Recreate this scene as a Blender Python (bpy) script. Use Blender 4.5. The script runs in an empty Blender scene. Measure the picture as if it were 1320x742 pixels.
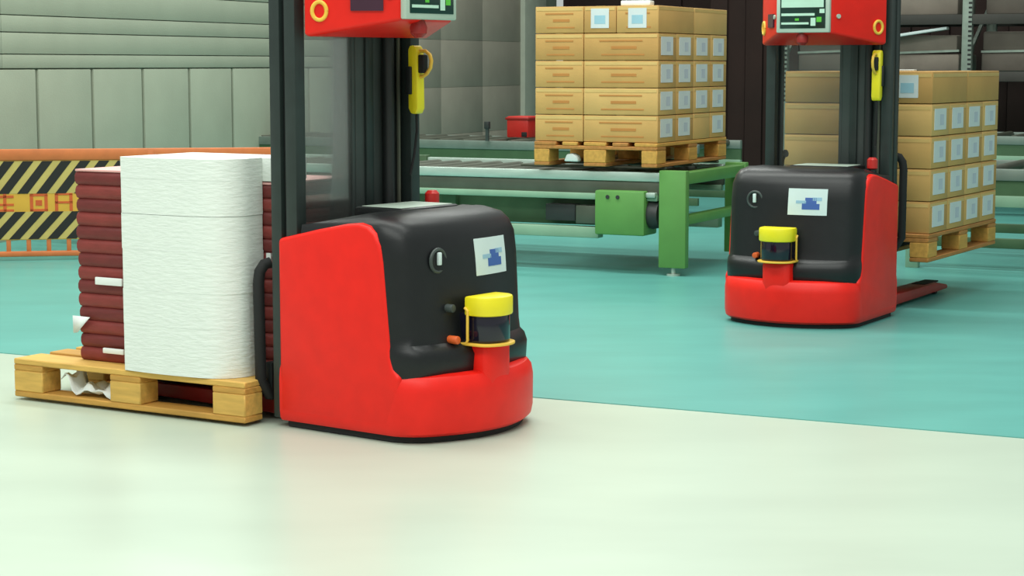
import bpy, bmesh, math, random
from mathutils import Vector, Matrix
random.seed(7)
R = math.radians
C = bpy.context.scene.collection

# ------------------------------------------------------------------ camera
cam_d = bpy.data.cameras.new('camera'); cam = bpy.data.objects.new('camera', cam_d); C.objects.link(cam)
cam.location = (0, 0, 1.25)
cam.rotation_euler = (R(90 - 6.594), 0, 0)
cam_d.sensor_width = 36; cam_d.lens = 36 * 2500 / 1320
cam_d.clip_end = 200
bpy.context.scene.camera = cam

# ------------------------------------------------------------------ world, hall lamps, exposure
w = bpy.data.worlds.new('hall_ambient'); bpy.context.scene.world = w; w.use_nodes = True
w.node_tree.nodes['Background'].inputs[0].default_value = (0.92, 1.0, 0.94, 1)
w.node_tree.nodes['Background'].inputs[1].default_value = 0.46
def area(name, loc, sx, sy, energy, rot=(0, 0, 0), col=(0.96, 1.0, 0.94)):
    d = bpy.data.lights.new(name, 'AREA'); d.shape = 'RECTANGLE'; d.size = sx; d.size_y = sy
    d.energy = energy; d.color = col
    o = bpy.data.objects.new(name, d); C.objects.link(o); o.location = loc; o.rotation_euler = rot
    return o
# rows of fluorescent ceiling fittings of the hall, plus one added deeper row
area('ceiling_lamp_row', (-1.5, 2.0, 5.6), 9, 1.6, 290, (R(12), 0, R(-26)))
area('ceiling_lamp_row', (-1.0, 6.5, 6.0), 9, 1.2, 275, (0, 0, R(-26)))
area('ceiling_lamp_row', (-1.5, 11.0, 6.0), 9, 1.0, 360, (0, 0, R(-26)))
area('ceiling_lamp_row', (-1.0, 16.5, 6.0), 7, 0.8, 290, (0, 0, R(-26)))  # unseen row, added to brighten the far stretch of the left wall
vs = bpy.context.scene.view_settings
vs.view_transform = 'Standard'; vs.look = 'None'; vs.gamma = 1; vs.use_curve_mapping = False
vs.exposure = 0.2

# ------------------------------------------------------------------ materials
def lin(c):
    c = c / 255
    return c / 12.92 if c <= 0.04045 else ((c + 0.055) / 1.055) ** 2.4
def rgb(t): return (lin(t[0]), lin(t[1]), lin(t[2]), 1)
MATS = {}
def mat(name, col, rough=0.5, metal=0.0, var=0.10, scale=8.0, bump=0.0, bscale=60.0, stretch=(1, 1, 1), spec=0.5, col2=None, coat=0.0):
    m = bpy.data.materials.new(name); m.use_nodes = True
    nt = m.node_tree; b = nt.nodes['Principled BSDF']
    tc = nt.nodes.new('ShaderNodeTexCoord'); mp = nt.nodes.new('ShaderNodeMapping')
    mp.inputs['Scale'].default_value = stretch
    nt.links.new(tc.outputs['Object'], mp.inputs['Vector'])
    n = nt.nodes.new('ShaderNodeTexNoise'); n.inputs['Scale'].default_value = scale; n.inputs['Detail'].default_value = 4
    nt.links.new(mp.outputs[0], n.inputs['Vector'])
    mix = nt.nodes.new('ShaderNodeMix'); mix.data_type = 'RGBA'
    base = rgb(col)
    if col2: a, bcol = base, rgb(col2)
    else:
        a = tuple(v * (1 - var) for v in base[:3]) + (1,); bcol = tuple(min(1, v * (1 + var)) for v in base[:3]) + (1,)
    mix.inputs[6].default_value = a; mix.inputs[7].default_value = bcol
    mr = nt.nodes.new('ShaderNodeMapRange'); mr.inputs[1].default_value = 0.3; mr.inputs[2].default_value = 0.7
    nt.links.new(n.outputs['Fac'], mr.inputs[0]); nt.links.new(mr.outputs[0], mix.inputs[0])
    nt.links.new(mix.outputs[2], b.inputs['Base Color'])
    b.inputs['Roughness'].default_value = rough; b.inputs['Metallic'].default_value = metal
    b.inputs['Specular IOR Level'].default_value = spec
    if coat: b.inputs['Coat Weight'].default_value = coat; b.inputs['Coat Roughness'].default_value = 0.15
    if bump:
        n2 = nt.nodes.new('ShaderNodeTexNoise'); n2.inputs['Scale'].default_value = bscale; n2.inputs['Detail'].default_value = 3
        nt.links.new(mp.outputs[0], n2.inputs['Vector'])
        bp = nt.nodes.new('ShaderNodeBump'); bp.inputs['Strength'].default_value = bump; bp.inputs['Distance'].default_value = 0.01
        nt.links.new(n2.outputs['Fac'], bp.inputs['Height']); nt.links.new(bp.outputs[0], b.inputs['Normal'])
    MATS[name] = m
    return m
mat('floor_pale', (182, 196, 180), 0.33, var=0.05, scale=0.9, bump=0.05, bscale=5, stretch=(1, 2.5, 1), spec=0.4)
mat('floor_teal', (92, 164, 156), 0.36, var=0.07, scale=1.6, bump=0.05, bscale=6, stretch=(1, 2.5, 1), spec=0.35)
mat('wall_green', (158, 166, 147), 0.8, var=0.05, scale=3, bump=0.12, bscale=90)
mat('wall_groove', (124, 134, 118), 0.9, var=0.05)
mat('wall_grey', (166, 158, 144), 0.8, var=0.06, scale=3, bump=0.12, bscale=90)
mat('wall_pillar', (186, 190, 174), 0.8, var=0.05)
mat('dark_brown', (46, 27, 23), 0.85, var=0.2, scale=2)
mat('dark_grey', (58, 56, 52), 0.7, var=0.2, scale=3)
mat('taupe', (100, 92, 84), 0.8, var=0.2, scale=3, bump=0.2, bscale=12)
mat('taupe_pale', (128, 118, 108), 0.8, var=0.2, scale=3, bump=0.2, bscale=12)
mat('red_paint', (234, 30, 18), 0.42, var=0.05, scale=12, bump=0.02, bscale=200, spec=0.35)
mat('red_dark', (150, 30, 26), 0.45, var=0.1, scale=10)
mat('red_button', (196, 40, 34), 0.35, var=0.05)
mat('hood_black', (20, 22, 24), 0.38, var=0.12, scale=20, bump=0.05, bscale=250, spec=0.4)
mat('mast_black', (40, 50, 48), 0.45, var=0.12, scale=14, spec=0.45)
mat('mast_inner', (22, 26, 26), 0.5, var=0.1)
mat('mast_grey', (60, 68, 66), 0.5, var=0.12, scale=9)
mat('rubber', (22, 22, 23), 0.75, var=0.1)
mat('yellow', (240, 222, 30), 0.4, var=0.05)
mat('yellow_dull', (214, 176, 40), 0.5, var=0.08)
mat('yellow_edge', (236, 190, 70), 0.45, var=0.06)
mat('orange', (220, 96, 40), 0.45, var=0.08)
mat('lens', (20, 16, 34), 0.12, var=0.05, spec=0.6)
mat('sticker_white', (208, 222, 222), 0.5, var=0.03)
mat('sticker_blue', (62, 96, 168), 0.5, var=0.05)
mat('sticker_sky', (150, 186, 208), 0.5, var=0.05)
mat('bezel', (178, 196, 182), 0.4, var=0.05)
mat('screen_dark', (18, 50, 42), 0.2, var=0.1)
mat('screen_light', (190, 226, 206), 0.4, var=0.05)
mat('screen_green', (90, 190, 60), 0.4, var=0.05)
mat('badge_dark', (60, 24, 46), 0.4, var=0.1)
mat('steel', (178, 196, 186), 0.38, 0.35, var=0.10, scale=6, stretch=(1, 6, 6))
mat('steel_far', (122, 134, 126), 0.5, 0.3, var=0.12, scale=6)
mat('steel_dark', (92, 96, 84), 0.5, 0.5, var=0.12, scale=6)
mat('galvanised', (146, 158, 148), 0.5, 0.5, var=0.15, scale=12)
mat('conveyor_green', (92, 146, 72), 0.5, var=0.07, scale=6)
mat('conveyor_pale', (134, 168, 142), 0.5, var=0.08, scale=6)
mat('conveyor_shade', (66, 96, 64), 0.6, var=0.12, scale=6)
mat('motor_dark', (46, 48, 48), 0.5, var=0.1)
mat('cardboard', (198, 156, 92), 0.8, var=0.06, scale=6, bump=0.05, bscale=40)
mat('cardboard_b', (190, 146, 84), 0.8, var=0.06, scale=6, bump=0.05, bscale=40)
mat('cardboard_c', (206, 166, 102), 0.8, var=0.06, scale=6, bump=0.05, bscale=40)
mat('tape', (214, 178, 112), 0.35, var=0.05)
mat('print_red', (184, 124, 62), 0.8, var=0.05)
mat('paper_label', (206, 214, 216), 0.6, var=0.04)
mat('label_ink', (182, 190, 202), 0.6, var=0.1)
mat('label_blue', (150, 190, 206), 0.6, var=0.08)
mat('wood', (214, 170, 86), 0.7, var=0.14, scale=7, bump=0.12, bscale=30, stretch=(1, 7, 7))
mat('wood_b', (200, 150, 70), 0.7, var=0.14, scale=7, bump=0.12, bscale=30, stretch=(1, 7, 7))
mat('wood_c', (176, 120, 58), 0.7, var=0.16, scale=7, bump=0.12, bscale=30, stretch=(1, 7, 7))
mat('paper_white', (232, 238, 232), 0.75, var=0.025, scale=16, bump=0.35, bscale=26, stretch=(1, 1, 4))
mat('film_white', (236, 240, 238), 0.35, var=0.03)
mat('red_bundle', (132, 50, 45), 0.6, var=0.12, scale=14, bump=0.15, bscale=40, stretch=(1, 1, 3))
mat('red_bundle_b', (110, 38, 36), 0.6, var=0.12, scale=14, bump=0.15, bscale=40, stretch=(1, 1, 3))
mat('pink_sheet', (226, 170, 166), 0.7, var=0.06)
mat('barrier_orange', (206, 112, 58), 0.5, var=0.1, scale=10)
mat('barrier_yellow', (218, 164, 56), 0.55, var=0.06, scale=10)
mat('barrier_cream', (196, 172, 96), 0.55, var=0.06, scale=10)
mat('barrier_black', (26, 22, 18), 0.6, var=0.1)
mat('barrier_red', (204, 88, 34), 0.55, var=0.08)
# clear guard panel: see-through with a faint grey tint and a glossy sheen
def guard_mat():
    m = bpy.data.materials.new('clear_guard'); m.use_nodes = True; nt = m.node_tree
    for n in list(nt.nodes): nt.nodes.remove(n)
    out = nt.nodes.new('ShaderNodeOutputMaterial'); mx = nt.nodes.new('ShaderNodeMixShader')
    t = nt.nodes.new('ShaderNodeBsdfTransparent'); t.inputs[0].default_value = (0.93, 0.95, 0.94, 1)
    g = nt.nodes.new('ShaderNodeBsdfGlossy'); g.inputs['Roughness'].default_value = 0.12
    fr = nt.nodes.new('ShaderNodeFresnel'); fr.inputs[0].default_value = 1.35
    nt.links.new(fr.outputs[0], mx.inputs[0]); nt.links.new(t.outputs[0], mx.inputs[1]); nt.links.new(g.outputs[0], mx.inputs[2])
    df = nt.nodes.new('ShaderNodeBsdfDiffuse'); df.inputs[0].default_value = (0.30, 0.33, 0.31, 1)
    m2 = nt.nodes.new('ShaderNodeMixShader'); m2.inputs[0].default_value = 0.10
    nt.links.new(mx.outputs[0], m2.inputs[1]); nt.links.new(df.outputs[0], m2.inputs[2])
    nt.links.new(m2.outputs[0], out.inputs[0]); MATS['clear_guard'] = m
guard_mat()

# ------------------------------------------------------------------ mesh helpers
class MB:
    """collects shapes in one bmesh; build() links it as one mesh object"""
    def __init__(s): s.bm = bmesh.new()
    def box(s, x0, x1, y0, y1, z0, z1, rot=None, pivot=None):
        vs_ = [s.bm.verts.new(p) for p in ((x0,y0,z0),(x1,y0,z0),(x1,y1,z0),(x0,y1,z0),(x0,y0,z1),(x1,y0,z1),(x1,y1,z1),(x0,y1,z1))]
        for f in ((0,3,2,1),(4,5,6,7),(0,1,5,4),(1,2,6,5),(2,3,7,6),(3,0,4,7)): s.bm.faces.new([vs_[i] for i in f])
        if rot is not None:
            pv = Vector(pivot) if pivot else Vector(((x0+x1)/2,(y0+y1)/2,(z0+z1)/2))
            for v in vs_: v.co = rot @ (v.co - pv) + pv
        return s
    def bar(s, p0, p1, wd, ht):
        p0, p1 = Vector(p0), Vector(p1); d = (p1 - p0); L = d.length; d.normalize()
        up = Vector((0, 0, 1)) if abs(d.z) < 0.95 else Vector((1, 0, 0))
        sx = d.cross(up).normalized(); sz = sx.cross(d)
        vs_ = []
        for e in (p0, p1):
            for a, b in ((-1,-1),(1,-1),(1,1),(-1,1)): vs_.append(s.bm.verts.new(e + sx*a*wd/2 + sz*b*ht/2))
        for f in ((0,1,2,3),(7,6,5,4),(0,4,5,1),(1,5,6,2),(2,6,7,3),(3,7,4,0)): s.bm.faces.new([vs_[i] for i in f])
        return s
    def tube(s, pts, r, n=10, caps=True):
        pts = [Vector(p) for p in pts]; rings = []
        rr = r if isinstance(r, (list, tuple)) else [r]*len(pts)
        prev = None
        for i, p in enumerate(pts):
            d = (pts[min(i+1, len(pts)-1)] - pts[max(i-1, 0)]).normalized()
            if prev is None:
                up = Vector((0,0,1)) if abs(d.z) < 0.9 else Vector((1,0,0))
                a = d.cross(up).normalized()
            else: a = (prev - d*prev.dot(d)).normalized()
            prev = a; b = d.cross(a)
            rings.append([s.bm.verts.new(p + (a*math.cos(2*math.pi*k/n) + b*math.sin(2*math.pi*k/n))*rr[i]) for k in range(n)])
        for A, B in zip(rings, rings[1:]):
            for k in range(n): s.bm.faces.new((A[k], A[(k+1)%n], B[(k+1)%n], B[k]))
        if caps: s.bm.faces.new(rings[0][::-1]); s.bm.faces.new(rings[-1])
        return s
    def prism(s, pts, h0, h1, axis='y'):
        """pts: polygon in the plane across axis, extruded from h0 to h1"""
        def P(p, h): return (p[0], h, p[1]) if axis == 'y' else ((p[0], p[1], h) if axis == 'z' else (h, p[0], p[1]))
        A = [s.bm.verts.new(P(p, h0)) for p in pts]; B = [s.bm.verts.new(P(p, h1)) for p in pts]
        s.bm.faces.new(A); s.bm.faces.new(B[::-1]); n = len(pts)
        for i in range(n): s.bm.faces.new((A[i], B[i], B[(i+1)%n], A[(i+1)%n]))
        return s
    def loft(s, rings, closed=True):
        V = [[s.bm.verts.new(p) for p in r] for r in rings]; n = len(V[0])
        for A, B in zip(V, V[1:]):
            for k in range(n if closed else n-1): s.bm.faces.new((A[k], A[(k+1)%n], B[(k+1)%n], B[k]))
        if closed: s.bm.faces.new(V[0][::-1]); s.bm.faces.new(V[-1])
        return s
    def build(s, name, m, parent=None, bevel=0.0, smooth=True, seg=2):
        bmesh.ops.recalc_face_normals(s.bm, faces=s.bm.faces)
        if bevel:
            es = [e for e in s.bm.edges if e.is_manifold and e.calc_face_angle(0) > R(35)]
            bmesh.ops.bevel(s.bm, geom=es, offset=bevel, segments=seg, profile=0.5, affect='EDGES', clamp_overlap=True)
        me = bpy.data.meshes.new(name); s.bm.to_mesh(me); s.bm.free()
        if smooth:
            for p in me.polygons: p.use_smooth = True
            me.set_sharp_from_angle(angle=R(38))
        me.materials.append(MATS[m])
        o = bpy.data.objects.new(name, me); C.objects.link(o)
        if parent: o.parent = parent
        return o
def tag(o, label, cat, group=None):
    o['label'] = label; o['category'] = cat
    if group: o['group'] = group
    return o
def empty(name, loc, rz=0.0):
    e = bpy.data.objects.new(name, None); C.objects.link(e); e.location = loc; e.rotation_euler = (0, 0, rz)
    e.empty_display_size = 0.2
    return e
def place(o, parent=None, loc=None, rz=None):
    if parent: o.parent = parent
    if loc is not None: o.location = loc
    if rz is not None: o.rotation_euler = (0, 0, rz)
    return o
def share(name, src, parent=None, loc=(0,0,0), rot=(0,0,0), m=None):
    o = bpy.data.objects.new(name, src.data); C.objects.link(o); o.parent = parent; o.location = loc; o.rotation_euler = rot
    if m:
        o.material_slots[0].link = 'OBJECT'; o.material_slots[0].material = MATS[m]
    return o

E1 = Vector((math.cos(R(-26)), math.sin(R(-26)), 0)); E2 = Vector((math.sin(R(26)), math.cos(R(26)), 0))   # the hall's own axes

# ------------------------------------------------------------------ setting: floor, walls
fl = MB().box(-14, 16, -3, 32, -0.1, 0.0).build('floor', 'floor_pale', smooth=False); fl['kind'] = 'structure'
la = Vector((-2.227, 8.345, 0)); ld = Vector((3.946, -1.933, 0)).normalized(); ln = Vector((-ld.y, ld.x, 0))
poly = [la - ld*11, la + ld*12, la + ld*12 + ln*24, la - ld*11 + ln*24]
MB().prism([(p.x, p.y) for p in poly], -0.002, 0.003, 'z').build('painted_area', 'floor_teal', fl, smooth=False)

# side wall on the left: cladding of upright panels below and long planks above
wl = empty('wall_left', (-3.41, 14.0, 0), R(68)); wl['kind'] = 'structure'
PW = 0.69
MB().box(-5, 10.6, 0.02, 0.2, 0, 5.0).build('wall_core', 'wall_groove', wl, smooth=False)
pan = {}
for n in range(-6, 15):
    if n >= 7: break
    m = 'wall_green'
    x0 = n*PW
    MB().box(x0+0.018, x0+PW-0.018, -0.004, 0.024, 0.0, 1.208).build('panel', m, wl, bevel=0.006)
zs = [1.215, 1.316, 1.47, 1.59, 1.78, 2.0, 2.4, 3.0, 4.0, 5.0]
for za, zb in zip(zs, zs[1:]):
    x = -4.6
    k = 0
    while x < 4.82:
        L = 4.2
        xe = min(x + L, 4.83)
        MB().box(x+0.002, xe-0.002, -0.002, 0.024, za+0.0035, zb-0.0035).build('plank', 'wall_green', wl, bevel=0.002)
        x = xe; k += 1
z = 0.0
while z < 5.0:          # far stretch of the wall: large grey blocks with thin joints
    for k in range(4):
        x0 = 4.84 + k*1.13
        MB().box(x0+0.001, x0+1.129, -0.003, 0.024, z+0.0012, z+0.4988).build('block', 'wall_grey', wl, bevel=0.0012)
    z += 0.5
MB().box(9.36, 10.05, -0.06, 0.2, 0, 5).build('pillar', 'wall_pillar', wl, bevel=0.01)
# back wall far behind the racks, dark
wb = empty('wall_back', (0.62, 23.7, 0), R(-24)); wb['kind'] = 'structure'
MB().box(0, 14, 0.0, 0.2, 0, 5).build('wall_core', 'dark_brown', wb, smooth=False)
for i in range(9):
    MB().box(0.1+i*1.5, 1.52+i*1.5, -0.05, 0.0, 0.05, 4.9).build('panel', 'dark_brown', wb, bevel=0.01)

# ------------------------------------------------------------------ pallets
def make_pallet(L, W, loc, rz, label, tone=0):
    root = empty('wooden_pallet', loc, rz); tag(root, label, 'pallet')
    woods = [['wood', 'wood_b', 'wood'], ['wood_b', 'wood_c', 'wood_b']][tone]
    def piece(name, x0, x1, y0, y1, z0, z1, m):
        MB().box(x0, x1, y0, y1, z0, z1).build(name, m, root, bevel=0.004, seg=1)
    # deck boards along the length
    ws = [0.145, 0.10, 0.145, 0.10, 0.145]; gap = (W - sum(ws)) / 4; y = -W/2
    for i, b in enumerate(ws):
        piece('deck_board', -L/2, L/2, y, y+b, 0.122, 0.144, woods[i % 2 * 0 + (i % 3)]); y += b + gap
    for x in (-L/2+0.0725, 0, L/2-0.0725):
        piece('stringer_board', x-0.0725, x+0.0725, -W/2, W/2, 0.100, 0.122, woods[1])
    for y, b in ((-W/2+0.05, 0.10), (0, 0.145), (W/2-0.05, 0.10)):
        piece('bottom_board', -L/2, L/2, y-b/2, y+b/2, 0.0, 0.022, woods[1])
        for x in (-L/2+0.0725, 0, L/2-0.0725):
            piece('block', x-0.0725, x+0.0725, y-b/2, y+b/2, 0.022, 0.100, woods[0])
    return root

# ------------------------------------------------------------------ automated forklift
HOOD = [(0.20,.625,.705,.338),(0.225,.636,.722,.342),(0.285,.640,.728,.342),(0.31,.632,.712,.341),(0.325,.615,.685,.340),(0.36,.610,.678,.340),
        (0.60,.600,.658,.340),(0.67,.592,.648,.338),(0.71,.575,.628,.330),(0.735,.552,.600,.318),(0.750,.50,.552,.295),(0.755,.42,.48,.26)]
def contour(xb, xk, xc, hw, r, n=28):
    pts = [(xb, -hw)]
    for i in range(n+1):
        t = -math.cos(math.pi*i/n); y = t*hw
        x = xc - (xc-xk)*(y/hw)**2
        o = abs(y) - (hw-r)
        if o > 0: x -= r*(1-math.sqrt(max(0, 1-(o/r)**2)))
        pts.append((x, y))
    pts.append((xb, hw))
    return pts
def hood_x(y, z):
    for a, b in zip(HOOD, HOOD[1:]):
        if a[0] <= z <= b[0]:
            t = (z-a[0])/(b[0]-a[0]); xk = a[1]+t*(b[1]-a[1]); xc = a[2]+t*(b[2]-a[2]); hw = a[3]+t*(b[3]-a[3])
            return xc - (xc-xk)*(y/hw)**2
def patch(y0, y1, z0, z1, off, th, ny=6, nz=4):
    """a thin curved sheet lying on the front of the hood"""
    mb = MB(); bm = mb.bm
    def P(j, k, o):
        y = y0+(y1-y0)*j/ny; z = z0+(z1-z0)*k/nz
        return (hood_x(y, z)+o, y, z)
    A = [[bm.verts.new(P(j,k,off+th)) for k in range(nz+1)] for j in range(ny+1)]
    B = [[bm.verts.new(P(j,k,off)) for k in range(nz+1)] for j in range(ny+1)]
    for j in range(ny):
        for k in range(nz):
            bm.faces.new((A[j][k],A[j+1][k],A[j+1][k+1],A[j][k+1])); bm.faces.new((B[j][k],B[j][k+1],B[j+1][k+1],B[j+1][k]))
    for j in range(ny):
        bm.faces.new((A[j][0],B[j][0],B[j+1][0],A[j+1][0])); bm.faces.new((A[j][nz],A[j+1][nz],B[j+1][nz],B[j][nz]))
    for k in range(nz):
        bm.faces.new((A[0][k],A[0][k+1],B[0][k+1],B[0][k])); bm.faces.new((A[ny][k],B[ny][k],B[ny][k+1],A[ny][k+1]))
    return mb

def make_agv(loc, rz, label, fz, fl=1.0):
    t = empty('automated_forklift', loc, rz); tag(t, label, 'forklift')
    # red skirt with a bowed front
    rings = []
    for z, d in ((0.024,.018),(0.034,.006),(0.06,.001),(0.17,0.0),(0.205,.006),(0.222,.018),(0.228,.04)):
        rings.append([(x, y, z) for x, y in contour(0.07, .650-d, .785-d, .347-d*0.6, .065)])
    MB().loft(rings).build('bumper', 'red_paint', t)
    rings = [[(x, y, z) for x, y in contour(0.09, .622, .750, .326, .07)] for z in (0.003, 0.027)]
    MB().loft(rings).build('shadow_underside', 'rubber', t)  # black edge stands in for the contact shadow below the bumper
    # red side wings
    prof = [(0.07,0.05),(0.07,0.655),(0.10,0.662),(0.25,0.695),(0.38,0.720),(0.44,0.726),(0.480,0.718),(0.510,0.695),(0.532,0.655),(0.543,0.60),
            (0.565,0.36),(0.572,0.29),(0.584,0.250),(0.612,0.222),(0.60,0.15),(0.56,0.05)]
    for s in (-1, 1):
        MB().prism(prof, s*0.292, s*0.347).build('side_panel', 'red_paint', t, bevel=0.014, seg=3)
    # black hood between the wings
    rings = []
    for z, xk, xc, hw in HOOD:
        rg = []
        for x, y in contour(0.17, xk, xc, hw, .065):
            zc = 0.645 + 0.19*min(x, .42) + 0.03 if x < 0.42 else 1.0
            rg.append((x, y, min(z, zc)))
        rings.append(rg)
    MB().loft(rings).build('hood', 'hood_black', t)
    tray = MB().box(0.20, 0.42, -0.10, 0.22, 0.715, 0.757).build('control_tray', 'hood_black', t, bevel=0.012)
    MB().box(0.22, 0.40, -0.08, 0.20, 0.754, 0.759).build('lit_tray_plate', 'bezel', tray, bevel=0.002)  # grey panel top, the light it catches put into its pale colour
    b = MB().tube([(0.25,0.27,0.69),(0.25,0.27,0.742)], 0.014).build('button_stem', 'motor_dark', t)
    MB().tube([(0.25,0.27,0.738),(0.25,0.27,0.744),(0.25,0.27,0.785),(0.25,0.27,0.796)], [0.018,0.026,0.026,0.016], 16).build('emergency_button', 'red_button', b)
    # sticker with a blue print
    st = patch(0.0, 0.19, 0.535, 0.660, 0.001, 0.002).build('sticker', 'sticker_white', t); st['label'] = 'white sticker with blue print'
    patch(0.070, 0.155, 0.562, 0.590, 0.003, 0.001).build('sticker_print', 'sticker_blue', st)
    patch(0.085, 0.140, 0.590, 0.618, 0.003, 0.001).build('sticker_print', 'sticker_blue', st)
    patch(0.040, 0.090, 0.590, 0.604, 0.003, 0.001).build('sticker_print', 'sticker_sky', st)
    patch(0.120, 0.165, 0.604, 0.620, 0.003, 0.001).build('sticker_print', 'sticker_sky', st)
    # key switch
    kx = hood_x(-0.178, 0.605)
    ring = [(kx-0.012+0.0, -0.178 + 0.038*math.cos(a), 0.60 + 0.038*math.sin(a)) for a in [2*math.pi*i/24 for i in range(25)]]
    ks = MB().tube([(kx-0.03,-0.178,0.60),(kx-0.001,-0.178,0.60)], 0.036, 24).build('key_switch', 'rubber', t)
    MB().tube([(p[0]+0.012, p[1], p[2]) for p in ring], 0.006, 8, caps=False).build('switch_ring', 'mast_grey', ks)
    MB().box(kx, kx+0.012, -0.186, -0.170, 0.585, 0.628).build('key', 'sticker_white', ks, bevel=0.003)
    # laser scanner on its red post, in a yellow bracket
    MB().prism([(0.64,-0.085),(0.766,-0.085),(0.778,-0.06),(0.778,0.03),(0.766,0.055),(0.64,0.055)], 0.15, 0.312, 'z').build('scanner_post', 'red_paint', t, bevel=0.012)
    def half(r, x0, xb, cy, n=14):
        return [(xb, cy-r)] + [(x0 + r*0.75*math.cos(a), cy + r*math.sin(a)) for a in [-math.pi/2+math.pi*i/n for i in range(n+1)]] + [(xb, cy+r)]
    sc_ = MB().prism(half(0.074, 0.745, 0.64, -0.022), 0.321, 0.420, 'z').build('laser_scanner', 'lens', t, bevel=0.005)
    MB().prism(half(0.086, 0.745, 0.695, -0.022), 0.412, 0.478, 'z').build('scanner_cap', 'yellow', sc_, bevel=0.008)
    fr = MB().prism(half(0.090, 0.750, 0.68, -0.022), 0.312, 0.321, 'z').build('scanner_bracket', 'yellow_edge', t, bevel=0.003)
    for y in (-0.110, 0.066):
        MB().tube([(0.66, y, 0.316),(0.704, y, 0.318),(0.712, y, 0.33),(0.712, y, 0.43),(0.70, y, 0.44)], 0.005, 8).build('bracket_rod', 'yellow_edge', fr)
    MB().tube([(0.65,-0.150,0.335),(0.705,-0.150,0.335)], 0.014, 12).build('indicator_lamp', 'orange', t, bevel=0.003)
    MB().tube([(0.63,-0.150,0.440),(0.685,-0.150,0.440)], 0.014, 12).build('indicator_lamp', 'mast_grey', t, bevel=0.003)
    # mast
    for s in (-1, 1):
        yo, yi = s*0.335 - (0.012 if s > 0 else 0), s*0.285 - (0.012 if s > 0 else 0)
        col = MB().box(0.030, 0.078, yo, yi, 0.03, 2.30).build('mast_column', 'mast_black', t, bevel=0.004)
        MB().box(0.078, 0.100, s*0.316, yi, 0.03, 2.30).build('column_groove', 'mast_inner', col)
        MB().box(0.100, 0.150, yo, yi, 0.30, 2.30).build('column_flange', 'mast_black', col, bevel=0.004)
    for z in (0.56, 2.22):
        MB().box(0.04, 0.12, -0.29, 0.29, z, z+0.08).build('cross_bar', 'mast_black', t, bevel=0.006)
    cv = MB().box(0.060, 0.085, 0.045, 0.285, 0.64, 2.22).build('mast_cover', 'mast_grey', t, bevel=0.006)
    MB().box(0.085, 0.097, 0.090, 0.130, 0.66, 2.2).build('cover_rib', 'mast_black', cv, bevel=0.004)
    MB().tube([(0.110,0.195,0.66),(0.110,0.195,2.2)], 0.022, 12).build('lift_cylinder', 'mast_inner', t)
    MB().tube([(0.110,0.250,0.66),(0.110,0.250,2.2)], 0.008, 8).build('lift_chain', 'steel_dark', t)
    gp = MB().box(0.070, 0.075, -0.285, 0.045, 0.64, 2.22).build('guard_panel', 'clear_guard', t, smooth=False); gp['label'] = 'clear see-through guard panel'
    for y in (-0.278, 0.038):
        MB().box(0.064, 0.082, y-0.008, y+0.008, 0.64, 2.22).build('guard_edge', 'mast_grey', gp, bevel=0.003)
    # red head with the display
    V = [(0.196,-0.340),(0.196,0.312),(0.462,0.128),(0.462,-0.152)]
    hb = [1.338,1.338,1.392,1.392]
    mb = MB(); A = [mb.bm.verts.new((x,y,z)) for (x,y),z in zip(V,hb)]; B = [mb.bm.verts.new((x,y,1.86)) for x,y in V]
    mb.bm.faces.new(A); mb.bm.faces.new(B)
    for i in range(4): mb.bm.faces.new((A[i],A[(i+1)%4],B[(i+1)%4],B[i]))
    hd = mb.build('display_head', 'red_paint', t, bevel=0.014, seg=3)
    MB().box(0.458, 0.484, -0.148, 0.124, 1.398, 1.60).build('display_bezel', 'bezel', t, bevel=0.006)
    sd = MB().box(0.478, 0.4867, -0.128, 0.104, 1.418, 1.585).build('display_screen', 'screen_dark', t, bevel=0.002)
    for y0, y1, z0, z1, m in ((-0.12,0.02,1.437,1.447,'screen_light'),(-0.12,0.05,1.478,1.490,'screen_light'),(-0.12,0.095,1.518,1.575,'screen_light'),(-0.05,-0.03,1.455,1.466,'screen_green'),
                              (0.03,0.055,1.430,1.468,'screen_light'),(0.06,0.085,1.448,1.472,'screen_green'),(0.075,0.10,1.49,1.51,'screen_light')):
        MB().box(0.4862, 0.488, y0, y1, z0, z1).build('screen_readout', m, sd, smooth=False)
    MB().tube([(0.44,-0.03,1.40),(0.44,-0.03,1.372),(0.44,-0.03,1.352),(0.44,-0.03,1.338)], [0.020,0.030,0.028,0.014], 16).build('stop_knob', 'red_dark', t)
    for s in (-1, 1):
        # ring emblem, badge and bolts on each slanted cheek of the head
        yr, yf = ((-0.340 if s < 0 else 0.312), (-0.152 if s < 0 else 0.128))
        d = Vector((0.462-0.196, yf-yr, 0)); Lc = d.length; d.normalize(); nrm = Vector((-d.y*s, d.x*s, 0))
        if nrm.y*s < 0: nrm = -nrm
        p0 = Vector((0.196, yr, 0))
        c = p0 + d*0.055 + nrm*0.003 + Vector((0,0,1.425))
        MB().tube([c + d*0.024*math.cos(a) + Vector((0,0,0.030*math.sin(a))) for a in [2*math.pi*i/20 for i in range(21)]], 0.007, 8, caps=False).build('ring_emblem', 'yellow_edge', hd)
        c = p0 + d*0.215
        if s < 0: MB().bar(c - d*0.055 + nrm*0.002 + Vector((0,0,1.458)), c + d*0.055 + nrm*0.002 + Vector((0,0,1.458)), 0.012, 0.065).build('dark_badge', 'badge_dark', hd)
        c = p0 + d*(Lc-0.035) + nrm*0.001
        MB().tube([c + Vector((0,0,1.475)), c + nrm*0.008 + Vector((0,0,1.475))], 0.011, 10).build('bolt', 'bezel', hd)
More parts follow.
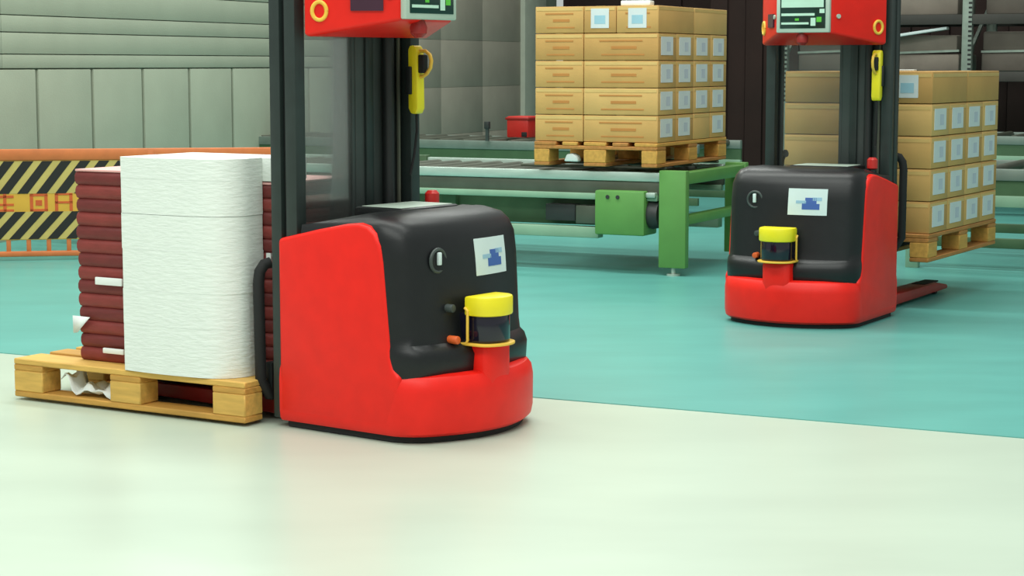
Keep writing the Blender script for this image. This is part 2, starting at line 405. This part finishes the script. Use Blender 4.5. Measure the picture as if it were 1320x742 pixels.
    # support legs at floor level, forks and carriage
    for s in (-1, 1):
        lg = MB().prism([(0.08,0.02),(0.08,0.078),(-0.90*fl,0.070),(-1.06*fl,0.045),(-1.08*fl,0.030),(-1.06*fl,0.022)], s*0.125, s*0.250).build('support_leg', 'red_dark', t, bevel=0.006)
        MB().box(-0.98*fl, -0.75*fl, s*0.150, s*0.225, 0.070-0.004, 0.074).build('leg_cover', 'rubber', lg)
        MB().tube([(-0.95*fl, s*0.15, 0.026),(-0.95*fl, s*0.225, 0.026)], 0.0255, 16).build('load_wheel', 'rubber', lg)
        MB().prism([(-0.02,fz-0.033),(-0.02,fz),(-1.02*fl,fz),(-1.04*fl,fz-0.010),(-0.98*fl,fz-0.022)], s*0.135, s*0.240).build('fork', 'rubber', t, bevel=0.003)
    cg = MB().box(-0.045, -0.012, -0.30, 0.30, fz-0.033, fz+0.10).build('carriage', 'mast_inner', t, bevel=0.005)
    for s in (-1, 1):
        y = s*0.330
        MB().tube([(-0.03, y*0.88, fz-0.02),(-0.035, y, fz+0.04),(-0.04, y, fz+0.38),(-0.038, y*0.985, fz+0.42),(-0.03, y*0.94, fz+0.445),(-0.02, y*0.88, fz+0.45)], 0.020, 12).build('backrest_tube', 'rubber', cg)
    MB().tube([(0.20,-0.06,0.075),(0.20,0.02,0.075)], 0.072, 20).build('drive_wheel', 'rubber', t)
    return t

A1_O, A1_R = (-0.65, 6.95), R(-37.0)
near = Vector((-0.364, 6.305)); 
def agv_origin(corner, rz, lx, ly):
    c, s = math.cos(rz), math.sin(rz)
    return (corner[0]-(c*lx-s*ly), corner[1]-(s*lx+c*ly), 0.0)
A1_O = agv_origin((-0.364, 6.305), A1_R, 0.612, -0.335)
A2_R = R(-120); A2_O = agv_origin((1.632, 9.115), A2_R, 0.612, 0.335)
agv1 = make_agv(A1_O, A1_R, 'red and black automated forklift in front, carrying the white paper pile on a pallet', 0.112, 0.75)
agv2 = make_agv(A2_O, A2_R, 'red and black automated forklift farther back on the teal floor, lifting cardboard boxes', 0.343)
def W1(x, y, z=0): return Vector(A1_O) + Matrix.Rotation(A1_R, 3, 'Z') @ Vector((x, y, z))
def W2(x, y, z=0): return Vector(A2_O) + Matrix.Rotation(A2_R, 3, 'Z') @ Vector((x, y, z))

# yellow hand control hanging on the mast of each forklift
def hand_control(fr, rz, label):
    root = empty('hand_control', fr(0.164, 0.262, 1.07), rz); tag(root, label, 'hand control', 'yellow hand controls')
    MB().prism([(0.000,0.02),(0.012,0.0),(0.034,0.0),(0.044,0.02),(0.040,0.23),(0.030,0.245),(0.008,0.245),(0.0,0.23)], -0.022, 0.022).build('grip', 'yellow', root, bevel=0.006)
    MB().tube([(0.035,0,0.225),(0.065,0,0.225),(0.085,0,0.212),(0.092,0,0.19),(0.088,0,0.165),(0.072,0,0.145),(0.055,0,0.135),(0.038,0,0.132)], 0.007, 8).build('hand_guard', 'yellow_edge', root)
    MB().box(0.040, 0.066, -0.014, 0.014, 0.146, 0.212).build('trigger', 'rubber', root, bevel=0.005)
    MB().box(-0.006, 0.020, -0.030, 0.030, 0.07, 0.17).build('holder', 'mast_inner', root, bevel=0.004)
    MB().tube([(0.022,0,0.002),(0.022,0.002,-0.06),(0.012,0.0,-0.14),(0.0,-0.01,-0.22)], 0.005, 8).build('cord', 'rubber', root)
    return root
hand_control(W1, A1_R, 'yellow hand control hanging on the mast of the front forklift')
hand_control(W2, A2_R, 'yellow hand control hanging on the mast of the farther forklift')

# ------------------------------------------------------------------ pallet of paper on the front forklift
P1_R = R(-31); P1_L, P1_W = 1.10, 0.80
c32, s32 = math.cos(P1_R), math.sin(P1_R)
def P1(x, y, z=0):      # x from the right end leftwards negative, y from the near side backwards
    return Vector((-0.924 + c32*x - s32*y, 6.616 + s32*x + c32*y, z))
make_pallet(P1_L, P1_W, P1(-P1_L/2, P1_W/2, 0.012), P1_R, 'low wooden pallet under the white paper pile on the front forklift', 0)
DZ = 0.157
# white pile: bundles one on another, front edges rounded to the right
ws = empty('paper_pile', P1(-0.29, 0.10, DZ), P1_R); tag(ws, 'tall pile of white paper bundles with a rounded end on the front pallet', 'paper pile')
def pile_ring(z, d, back, right=0.226):
    pts = []
    x0, x1, y0 = -0.262+d, right-d, -0.105+d
    pts.append((x0+0.012, y0)); 
    for i in range(0, 6): pts.append((x0+0.012+(x1-0.13-x0-0.012)*(i+1)/6, y0 - 0.012*math.sin(math.pi*(i+1)/6.5)))
    for i in range(1, 9):
        a = math.pi/2*i/8; pts.append((x1-0.13+0.13*math.sin(a), y0+0.13-0.13*math.cos(a)))
    pts += [(x1, back-d), (x0, back-d), (x0, y0+0.012)]
    return [(x, y, z) for x, y in pts]
hts = [0.17, 0.125, 0.145, 0.125, 0.125, 0.075]
z = 0.0; H = 0.765; k = H/sum(hts)
for i, h in enumerate(hts):
    h *= k; rings = []
    nl = 4; back = 0.096
    jx = random.uniform(-0.002, 0.002)
    for j in range(nl+1):
        d = 0.0
        rings.append([(x+jx, y, zz) for x, y, zz in pile_ring(z + (0.0015 if i == 4 else 0.0004)*(j == 0) + h*j/nl, d, back)])
    MB().loft(rings).build('bundle', 'paper_white', ws); z += h
MB().box(-0.262, 0.268, 0.098, 0.30, 0.682, 0.765).build('bundle', 'paper_white', ws, bevel=0.004)
# red corrugated-looking bundles behind and beside
def red_stack(x0, x1, y0, y1, n, H, label):
    root = empty('red_bundle_stack', P1((x0+x1)/2, (y0+y1)/2, DZ), P1_R); tag(root, label, 'bundle stack')
    hx, hy = (x1-x0)/2, (y1-y0)/2; h = H/n
    for i in range(n):
        j = random.uniform(-0.004, 0.004); rings = []
        lean = -0.012*i/n
        for t, d in ((0,.008),(.10,.003),(.35,.0),(.65,.0),(.90,.003),(1,.008)):
            zz = i*h + t*h*0.995; r = 0.012
            a, b = hx-d, hy-d
            rings.append([(px+j+lean, py, zz) for px, py in ((-a+r,-b),(a-r,-b),(a,-b+r),(a,b-r),(a-r,b),(-a+r,b),(-a,b-r),(-a,-b+r))])
        MB().loft(rings).build('layer', ('red_bundle', 'red_bundle_b')[i % 2], root)
    MB().box(-hx+0.012-0.012, hx-0.004-0.012, -hy+0.002, hy-0.002, H, H+0.008).build('top_sheet', 'pink_sheet', root, bevel=0.002)
    return root
ra = red_stack(-0.862, -0.562, 0.10, 0.66, 14, 0.700, 'dark red ribbed bundle stack left of the white paper pile')
rb = red_stack(-0.545, -0.005, 0.20, 0.66, 14, 0.670, 'dark red ribbed bundle stack behind the white pile, next to the mast')
# loose paper tags sticking out of the left red stack (local to its base centre)
MB().box(-0.045, 0.085, -0.300, -0.290, 0.288, 0.316).build('paper_tag', 'film_white', ra, bevel=0.003)
MB().box(-0.015, 0.085, -0.300, -0.290, 0.036, 0.056).build('paper_tag', 'film_white', ra, bevel=0.003)
mb = MB(); q = [(-0.165,-0.292,0.10),(-0.135,-0.305,0.105),(-0.075,-0.300,0.165),(-0.165,-0.294,0.165)]
mb.bm.faces.new([mb.bm.verts.new(p) for p in q]); o = mb.build('paper_tag', 'film_white', ra); md = o.modifiers.new('thick', 'SOLIDIFY'); md.thickness = 0.003
mb = MB().box(0.225, 0.245, -0.236, -0.228, 0.40, 0.43); mb.build('paper_tag', 'film_white', rb)
# crumpled film inside the pallet
root = empty('plastic_film', P1(-0.73, 0.04, 0.036), P1_R); tag(root, 'crumpled white film lying inside the front wooden pallet', 'plastic film')
mb = MB(); rows = []
for i in range(15):
    x = -0.15 + 0.26*i/14
    zc = 0.022 + 0.012*math.sin(i*1.3) + (0.035 if i < 3 else 0)
    rows.append([mb.bm.verts.new((x, -0.02+0.09*j/4, max(0.002, zc + 0.014*math.sin(i*0.9+j*1.7) + 0.004*j))) for j in range(5)])
for i in range(14):
    for j in range(4): mb.bm.faces.new((rows[i][j], rows[i+1][j], rows[i+1][j+1], rows[i][j+1]))
o = mb.build('film_sheet', 'film_white', root); md = o.modifiers.new('thick', 'SOLIDIFY'); md.thickness = 0.003

# ------------------------------------------------------------------ cardboard boxes
box_cache = {}
def box_mesh(w_, d_, h_, m):
    key = (round(w_,3), round(d_,3), round(h_,3))
    if key not in box_cache:
        mb = MB(); g = 0.0022
        mb.box(-w_/2+g, w_/2-g, -d_/2+g, d_/2-g, 0.002, h_-0.002)
        o = mb.build('carton', m, bevel=0.004, seg=2); box_cache[key] = o.data; bpy.data.objects.remove(o)
    return box_cache[key]
small_cache = {}
def small(name, key, m, parent, *b):
    if key not in small_cache:
        o = MB().box(*b).build(name, m, parent, smooth=False); small_cache[key] = o.data; return o
    o = bpy.data.objects.new(name, small_cache[key]); C.objects.link(o); o.parent = parent
    return o
LAY = ['bottom layer', 'second-lowest layer', 'middle layer', 'second-highest layer', 'top layer']
def stack(origin, rz, h, where, group, prints, skip):
    """u runs right along the front face, v runs back along the right-hand face"""
    Mx = Matrix.Rotation(rz, 3, 'Z'); o0 = Vector(origin)
    def put(u0, u1, v0, v1, lay, pos, face_labels, big=None):
        w_, d_ = u1-u0, v1-v0
        me = box_mesh(w_, d_, h, 'cardboard')
        o = bpy.data.objects.new('cardboard_box', me); C.objects.link(o)
        jit = Vector((random.uniform(-.0006,.0006), random.uniform(-.0006,.0006), 0))
        o.location = o0 + Mx @ (Vector(((u0+u1)/2, (v0+v1)/2, lay*h)) + jit); o.rotation_euler = (0,0,rz)
        o.material_slots[0].link = 'OBJECT'; o.material_slots[0].material = MATS[random.choice(['cardboard','cardboard_b','cardboard_c','cardboard'])]
        tag(o, f'cardboard box, {pos}, {LAY[lay]} of the stack {where}', 'box', group)
        small('tape', ('tape', w_, d_, 't'), 'tape', o, -0.024, 0.024, -d_/2+0.004, d_/2-0.004, h-0.0022, h-0.0008)
        small('tape', ('tapef', w_, d_), 'tape', o, -w_/2+0.01, w_/2-0.01, -d_/2+0.0010, -d_/2+0.0030, h-0.026, h-0.008)
        small('tape', ('taper', w_, d_), 'tape', o, w_/2-0.0030, w_/2-0.0010, -d_/2+0.01, d_/2-0.01, h-0.026, h-0.008)
        if face_labels:       # paper label on the right-hand face
            z0 = 0.040
            small('paper_label', ('lab', w_, d_), 'paper_label', o, w_/2-0.003, w_/2+0.0005, -0.105, 0.085, z0-0.008, z0+0.100)
            small('label_print', ('ink', w_, d_), 'label_ink', o, w_/2, w_/2+0.0012, -0.02, 0.045, z0+0.015, z0+0.070)
        if big:
            small('paper_label', ('big', w_, d_), 'paper_label', o, -0.058, 0.058, -d_/2-0.0005, -d_/2+0.003, 0.030, 0.145)
            small('label_print', ('bigb', w_, d_), 'label_blue', o, -0.035, 0.035, -d_/2-0.0012, -d_/2, 0.055, 0.105)
        if prints and v0 == 0:
            for i, (a, b, zz, hh) in enumerate(((-0.22,0.22,0.112,0.008),(-0.10,0.16,0.068,0.016),(-0.20,0.24,0.030,0.008))):
                small('print_mark', ('pm', w_, d_, i), 'print_red', o, a*w_*1.3, b*w_*1.3, -d_/2+0.0008, -d_/2+0.0030, zz, zz+hh)
    D = 0.295
    for lay in range(4):
        put(0, 0.32, 0, D, lay, 'front left', False)
        put(0.32, 0.80, 0, D, lay, 'front right corner', (lay, 0) not in skip, big=(lay in (2,) and not prints))
        for i in range(1, 4):
            put(0.32, 0.80, D*i, D*(i+1), lay, ('', 'second along right side', 'third along right side', 'back right corner')[i], (lay, i) not in skip)
    put(0, 0.32, 0, 2*D, 4, 'front left', False)
    put(0.32, 0.53, 0, 2*D, 4, 'front middle', False, big=True)
    put(0.53, 0.80, 0, 2*D, 4, 'front right corner', False, big=True)
    put(0.53, 0.80, 2*D, 4*D, 4, 'back right corner', False)
    # the rest of the top layer, seen only from above
# conveyor frame: origin at the foot of its front post, x along the conveyor to the right, y away
CO = Vector((0.951, 11.413, 0)); CR = R(-26)
def WC(x, y, z=0): return CO + Matrix.Rotation(CR, 3, 'Z') @ Vector((x, y, z))
make_pallet(1.20, 0.80, WC(-0.49, 0.56, 0.640), CR+R(90), 'wooden pallet on the green conveyor, under the cardboard boxes', 1)
stack(WC(-0.89, -0.03, 0.785), CR, 0.161, 'on the conveyor', 'boxes on the conveyor', True, {(0, 2)})
pz = 0.243
make_pallet(1.20, 0.80, W2(-0.25-0.60, 0.0, pz), A2_R, 'wooden pallet raised on the forks of the farther forklift', 1)
stack(W2(-0.26, -0.40, pz+0.1445), A2_R+R(90), 0.165, 'on the farther forklift', 'boxes on the farther forklift', False, set())
# loose sheets on top of the stacks
o = MB().box(-0.07, 0.07, -0.05, 0.05, 0, 0.008).build('paper_sheet', 'film_white', bevel=0.002)
place(o, loc=W2(-0.36, 0.22, pz+0.1445+5*0.165), rz=A2_R+R(12)); tag(o, 'white paper sheet on top of the boxes on the farther forklift', 'paper')
o = MB().box(-0.09, 0.09, -0.05, 0.05, 0, 0.03).build('paper_sheet', 'film_white', bevel=0.006)
place(o, loc=WC(-0.27, 0.08, 0.785+5*0.161), rz=CR+R(8)); tag(o, 'white paper bundle on top of the boxes on the conveyor', 'paper')
o = MB().prism([(-0.05,0),(0.05,0),(0.042,0.035),(0.01,0.052),(-0.03,0.046)], -0.03, 0.03).build('paper_scrap', 'film_white', bevel=0.012)
place(o, loc=WC(-0.66, 0.02, 0.664), rz=CR); tag(o, 'crumpled white paper stuck in the pallet on the conveyor', 'paper')

# ------------------------------------------------------------------ conveyors
cv = empty('pallet_conveyor', WC(0, 0, 0), CR); tag(cv, 'green pallet conveyor with steel rails and motor box carrying the box stack', 'conveyor')
XL = -4.6
def cpart(name, m, *b, bevel=0.006, parent=None): return MB().box(*b).build(name, m, parent or cv, bevel=bevel)
def post(x, y, root, m, wd=0.085, dp=0.06, top=0.625):
    p = MB().box(x-wd, x+wd, y, y+dp, 0.05, top).build('post', m, root, bevel=0.006)
    MB().tube([(x, y+dp/2, 0.012), (x, y+dp/2, 0.07)], 0.014, 10).build('foot_bolt', 'steel', p)
    MB().tube([(x, y+dp/2, 0.0), (x, y+dp/2, 0.014)], 0.040, 14).build('foot_plate', 'steel', p)
    return p
post(0.0, -0.02, cv, 'conveyor_green'); post(0.0, 1.08, cv, 'conveyor_green', 0.07)
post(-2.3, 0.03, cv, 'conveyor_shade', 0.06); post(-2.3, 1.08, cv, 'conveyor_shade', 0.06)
for y in (0.0, 1.10):
    cpart('side_rail', 'steel', XL, -0.088, y, y+0.05, 0.555, 0.610)
    cpart('side_rail_web', 'steel_dark', XL, -0.088, y+0.012, y+0.04, 0.475, 0.555)
    cpart('lower_rail', 'conveyor_pale', XL, -0.10, y-0.005, y+0.05, 0.440, 0.478)
cpart('motor_box', 'conveyor_green', -0.485, -0.165, -0.05, 0.16, 0.235, 0.500, bevel=0.012)
mbx = MB().tube([(-0.40,-0.055,0.462),(-0.40,-0.048,0.462)], 0.012, 10); mbx.build('screw', 'motor_dark', cv)
mbx = MB().tube([(-0.335,-0.055,0.462),(-0.335,-0.048,0.462)], 0.012, 10); mbx.build('screw', 'motor_dark', cv)
MB().tube([(-0.17,0.06,0.36),(-0.15,0.06,0.36),(-0.10,0.06,0.36)], [0.085,0.090,0.080], 20).build('motor', 'motor_dark', cv)
cpart('motor_bracket', 'steel', -0.165, -0.105, -0.03, 0.12, 0.462, 0.492)
cpart('floor_rail', 'conveyor_pale', XL, -0.49, 0.02, 0.10, 0.205, 0.272)
cpart('floor_rail', 'conveyor_pale', XL, -0.10, 1.05, 1.13, 0.205, 0.272)
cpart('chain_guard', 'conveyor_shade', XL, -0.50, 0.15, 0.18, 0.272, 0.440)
cpart('valve_block', 'motor_dark', -0.86, -0.66, 0.06, 0.15, 0.30, 0.40)
cpart('valve_block', 'steel_dark', -0.64, -0.50, 0.02, 0.12, 0.29, 0.40)
cpart('end_beam', 'conveyor_green', -0.02, 0.06, 0.04, 1.08, 0.540, 0.610)
cpart('end_beam', 'conveyor_green', -0.02, 0.06, 0.04, 1.08, 0.300, 0.352)
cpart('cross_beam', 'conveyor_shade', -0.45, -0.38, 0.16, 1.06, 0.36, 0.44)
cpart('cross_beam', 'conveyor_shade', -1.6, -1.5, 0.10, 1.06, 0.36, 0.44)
x = -0.14
while x > XL+0.1:
    MB().tube([(x,0.05,0.562),(x,1.10,0.562)], 0.036, 14).build('roller', 'steel_dark', cv); x -= 0.155
for y in (0.10, 0.55, 1.0): cpart('support_strip', 'steel_dark', -1.05, -0.09, y, y+0.03, 0.622, 0.640)

def plain_conveyor(x0, x1, y0, wd, zt, label, posts):
    root = empty('roller_conveyor', WC((x0+x1)/2, y0, 0), CR); tag(root, label, 'conveyor'); h = (x1-x0)/2
    for y in (0, wd):
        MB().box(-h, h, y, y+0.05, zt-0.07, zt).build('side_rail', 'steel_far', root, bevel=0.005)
        MB().box(-h, h, y+0.01, y+0.04, zt-0.16, zt-0.07).build('side_rail_web', 'conveyor_shade', root)
        MB().box(-h, h, y, y+0.05, zt-0.23, zt-0.16).build('lower_rail', 'conveyor_pale', root, bevel=0.005)
        MB().box(-h, h, y+0.01, y+0.05, 0.14, 0.20).build('floor_rail', 'conveyor_shade', root, bevel=0.005)
    for px in posts:
        for y in (-0.01, wd):
            MB().box(px-h-0.04+(0), px-h+0.04, y-0.005, y+0.05, 0.0, zt-0.02).build('post', 'conveyor_pale', root, bevel=0.005)
    k = -h+0.1
    while k < h:
        MB().tube([(k,0.05,zt-0.02),(k,wd,zt-0.02)], 0.03, 10).build('roller', 'steel_dark', root); k += 0.22
    return root
plain_conveyor(1.05, 4.2, 1.1, 1.1, 0.62, 'steel roller conveyor at the right edge behind the lifted boxes', (0.1, 2.4))
plain_conveyor(-5.6, -1.2, 3.6, 1.0, 0.62, 'far steel roller conveyor behind the green one, left of the box stack', (0.2, 1.6, 3.4))
plain_conveyor(-1.0, 3.6, 5.4, 1.0, 0.66, 'far roller conveyor in the dark between the two box stacks', (0.3, 2.2, 4.0))
# small sensor post on the far conveyor and the red cabinet
o = empty('sensor_post', WC(-3.02, 3.56, 0.62), CR); tag(o, 'small grey sensor post on the far conveyor', 'sensor')
MB().box(-0.012, 0.012, -0.012, 0.012, 0, 0.14).build('stem', 'mast_grey', o); MB().box(-0.02, 0.02, -0.02, 0.02, 0.10, 0.16).build('sensor_head', 'motor_dark', o, bevel=0.004)
o = empty('red_crate', WC(-2.95, 4.1, 0.632), CR); tag(o, 'red plastic crate on the far conveyor, left of the box stack', 'crate')
MB().box(-0.10, 0.10, -0.12, 0.12, 0.002, 0.18).build('crate_body', 'red_button', o, bevel=0.012)
MB().box(-0.11, 0.11, -0.13, 0.13, 0.150, 0.172).build('crate_rim', 'red_dark', o, bevel=0.006)
MB().box(0.04, 0.09, -0.125, -0.119, 0.01, 0.05).build('crate_handle', 'rubber', o, bevel=0.003)

# ------------------------------------------------------------------ striped barrier by the left wall
BR = R(10)
B0 = Vector((-3.55, 12.24, 0))
bar = empty('safety_barrier', B0, BR); tag(bar, 'orange safety barrier with black and yellow stripes in front of the left wall', 'barrier')
BL = 2.05
MB().box(0, BL, -0.018, 0.018, 0.640, 0.712).build('top_rail', 'barrier_orange', bar, bevel=0.008)
MB().box(0, BL, -0.018, 0.018, 0.028, 0.062).build('bottom_rail', 'barrier_orange', bar, bevel=0.008)
for px in (0.02, 1.25, 2.03):
    MB().box(px-0.02, px+0.02, -0.02, 0.02, 0.0, 0.70).build('post', 'barrier_orange', bar, bevel=0.005)
    MB().box(px-0.03, px+0.03, -0.16, 0.16, 0.0, 0.028).build('foot', 'barrier_orange', bar, bevel=0.006)
x = 0.10
while x < BL-0.05:
    MB().box(x-0.014, x+0.014, -0.008, 0.008, 0.06, 0.15).build('baluster', 'barrier_orange', bar, bevel=0.003); x += 0.125
sb = MB().box(0.03, BL-0.02, -0.010, 0.010, 0.135, 0.640).build('sign_board', 'barrier_yellow', bar, bevel=0.003)
for (za, zb) in ((0.430, 0.636), (0.140, 0.315)):
    hgt = zb-za; sl = 0.16
    MB().box(0.035, BL-0.025, -0.0115, -0.0095, za, zb).build('stripe_band', 'barrier_cream', sb, smooth=False)
    x = -0.06 if za > 0.3 else 0.0
    while x < BL-0.03:
        pts = [(x, za), (x+0.066, za), (x+0.066+sl, zb), (x+sl, zb)]
        # clip the stripe to the board
        pts = [(min(max(px, 0.036), BL-0.026), pz_) for px, pz_ in pts]
        if pts[2][0] - pts[3][0] > 0.01 or pts[1][0]-pts[0][0] > 0.01:
            MB().prism(pts, -0.0135, -0.0110).build('stripe', 'barrier_black', sb, smooth=False)
        x += 0.118
# red painted lettering of the middle band, worn to blocky strokes
for i, cx in enumerate((0.12, 0.335, 0.545, 0.70, 0.90, 1.10, 1.32, 1.55, 1.78)):
    a = 0.055
    st = [(-a,a,0.045,0.058),(-a,a,-0.008,0.006),(-a,-a+0.02,-0.055,0.055),(a-0.02,a,-0.055,0.055)]
    if i % 3 == 1: st = [(-a,a,0.030,0.046),(-0.010,0.010,-0.055,0.058),(-a,a,-0.02,-0.006),(-a,a,-0.056,-0.042)]
    if i % 3 == 2: st = [(-a,-a+0.02,-0.055,0.055),(-a,a,0.040,0.055),(a-0.02,a,-0.055,0.05),(-a,a,-0.056,-0.042),(-0.02,0.02,-0.02,0.015)]
    mb = MB()
    for x0, x1, z0, z1 in st: mb.box(cx+x0, cx+x1, -0.0125, -0.0098, 0.373+z0, 0.373+z1)
    mb.build('painted_letter', 'barrier_red', sb, smooth=False)

# ------------------------------------------------------------------ racks and dark stores on the right
rk = empty('storage_rack', WC(-1.6, 6.9, 0), CR); tag(rk, 'galvanised storage rack with dark loads behind the farther forklift', 'rack')
RX = [0.0, 1.72, 3.6]
for px in RX:
    for y in (0, 1.0):
        p = MB().box(px-0.045, px+0.045, y, y+0.07, 0, 3.2).build('upright', 'galvanised', rk, bevel=0.006)
        if y == 0:
            for i in range(34): MB().box(px+0.012, px+0.042, y-0.002, y+0.004, 0.9+i*0.042, 0.9+i*0.042+0.018).build('slot', 'mast_inner', p, smooth=False)
    for z in (0.5, 1.3, 2.1): MB().bar((px, 0.04, z), (px, 1.04, z+0.55), 0.03, 0.03).build('brace', 'galvanised', rk)
for z in (1.09, 1.60, 2.3):
    for y in (0.0, 1.03):
        MB().box(RX[0]+0.045, RX[1]-0.045, y, y+0.05, z, z+0.09).build('beam', 'dark_grey', rk, bevel=0.006)
        MB().box(RX[1]+0.045, RX[2]-0.045, y, y+0.05, z, z+0.09).build('beam', 'dark_grey', rk, bevel=0.006)
def shrouded(x0, x1, z, h, m, label):
    o = empty('covered_load', WC(-1.6+(x0+x1)/2, 7.42, z), CR); tag(o, label, 'covered load', 'covered loads in the rack')
    a = (x1-x0)/2
    for i in range(2):
        z0 = i*h/2
        MB().box(-a+0.01*i, a-0.02*i, -0.36, 0.36, z0, z0+h/2-0.012).build('wrapped_block', m, o, bevel=0.02)
    MB().bar((-a, -0.37, h*0.48), (a, -0.37, h*0.55), 0.006, 0.02).build('strap', 'galvanised', o)
shrouded(0.10, 0.85, 1.18, 0.36, 'taupe', 'grey-brown covered load on the lower rack shelf, beside the mast')
shrouded(0.90, 1.62, 1.18, 0.34, 'taupe_pale', 'paler covered load on the lower rack shelf, left of the upright')
shrouded(1.82, 3.4, 1.18, 0.37, 'taupe', 'wide grey-brown covered load on the lower rack shelf, right of the upright')
shrouded(0.10, 1.6, 1.69, 0.5, 'taupe_pale', 'covered load on the upper rack shelf, left of the upright')
shrouded(1.85, 3.4, 1.69, 0.5, 'taupe', 'covered load on the upper rack shelf, right of the upright')
o = MB().bar((-0.35, 0, 0.0), (0.35, 0, 0.10), 0.10, 0.025).build('pale_board', 'sticker_white', bevel=0.004)
place(o, loc=WC(-1.6+1.18, 6.98, 1.47), rz=CR); tag(o, 'pale slanted board in the rack above the lifted boxes', 'board')
# dark machine cabinet at the right edge
o = empty('machine_cabinet', WC(2.9, 3.2, 0), CR); tag(o, 'dark machine cabinet at the right edge beside the lifted boxes', 'cabinet')
MB().box(-0.75, 0.8, 0, 0.7, 0.05, 1.16).build('cabinet_body', 'motor_dark', o, bevel=0.015)
MB().box(-0.70, -0.02, -0.015, 0.0, 0.12, 1.10).build('cabinet_door', 'mast_inner', o, bevel=0.006)
MB().box(0.03, 0.75, -0.015, 0.0, 0.12, 1.10).build('cabinet_door', 'mast_inner', o, bevel=0.006)
MB().box(-0.06, -0.04, -0.03, -0.015, 0.6, 0.75).build('door_handle', 'galvanised', o)
# dark red-brown strips added for the darkness of the opening behind the stacks
o = empty('dark_opening_fill', WC(-3.2, 9.3, 0), CR); tag(o, 'added dark brown strips filling the dark opening behind the box stacks', 'dark fill')
for i in range(26):
    MB().box(i*0.2, i*0.2+0.19, -0.012 + 0.02*(i % 2), 0.012 + 0.02*(i % 2), 0.03, 3.4).build('fill_strip', 'dark_brown', o, bevel=0.004)
MB().box(-0.05, 5.25, -0.05, 0.07, 3.4, 3.5).build('fill_rail', 'dark_grey', o)
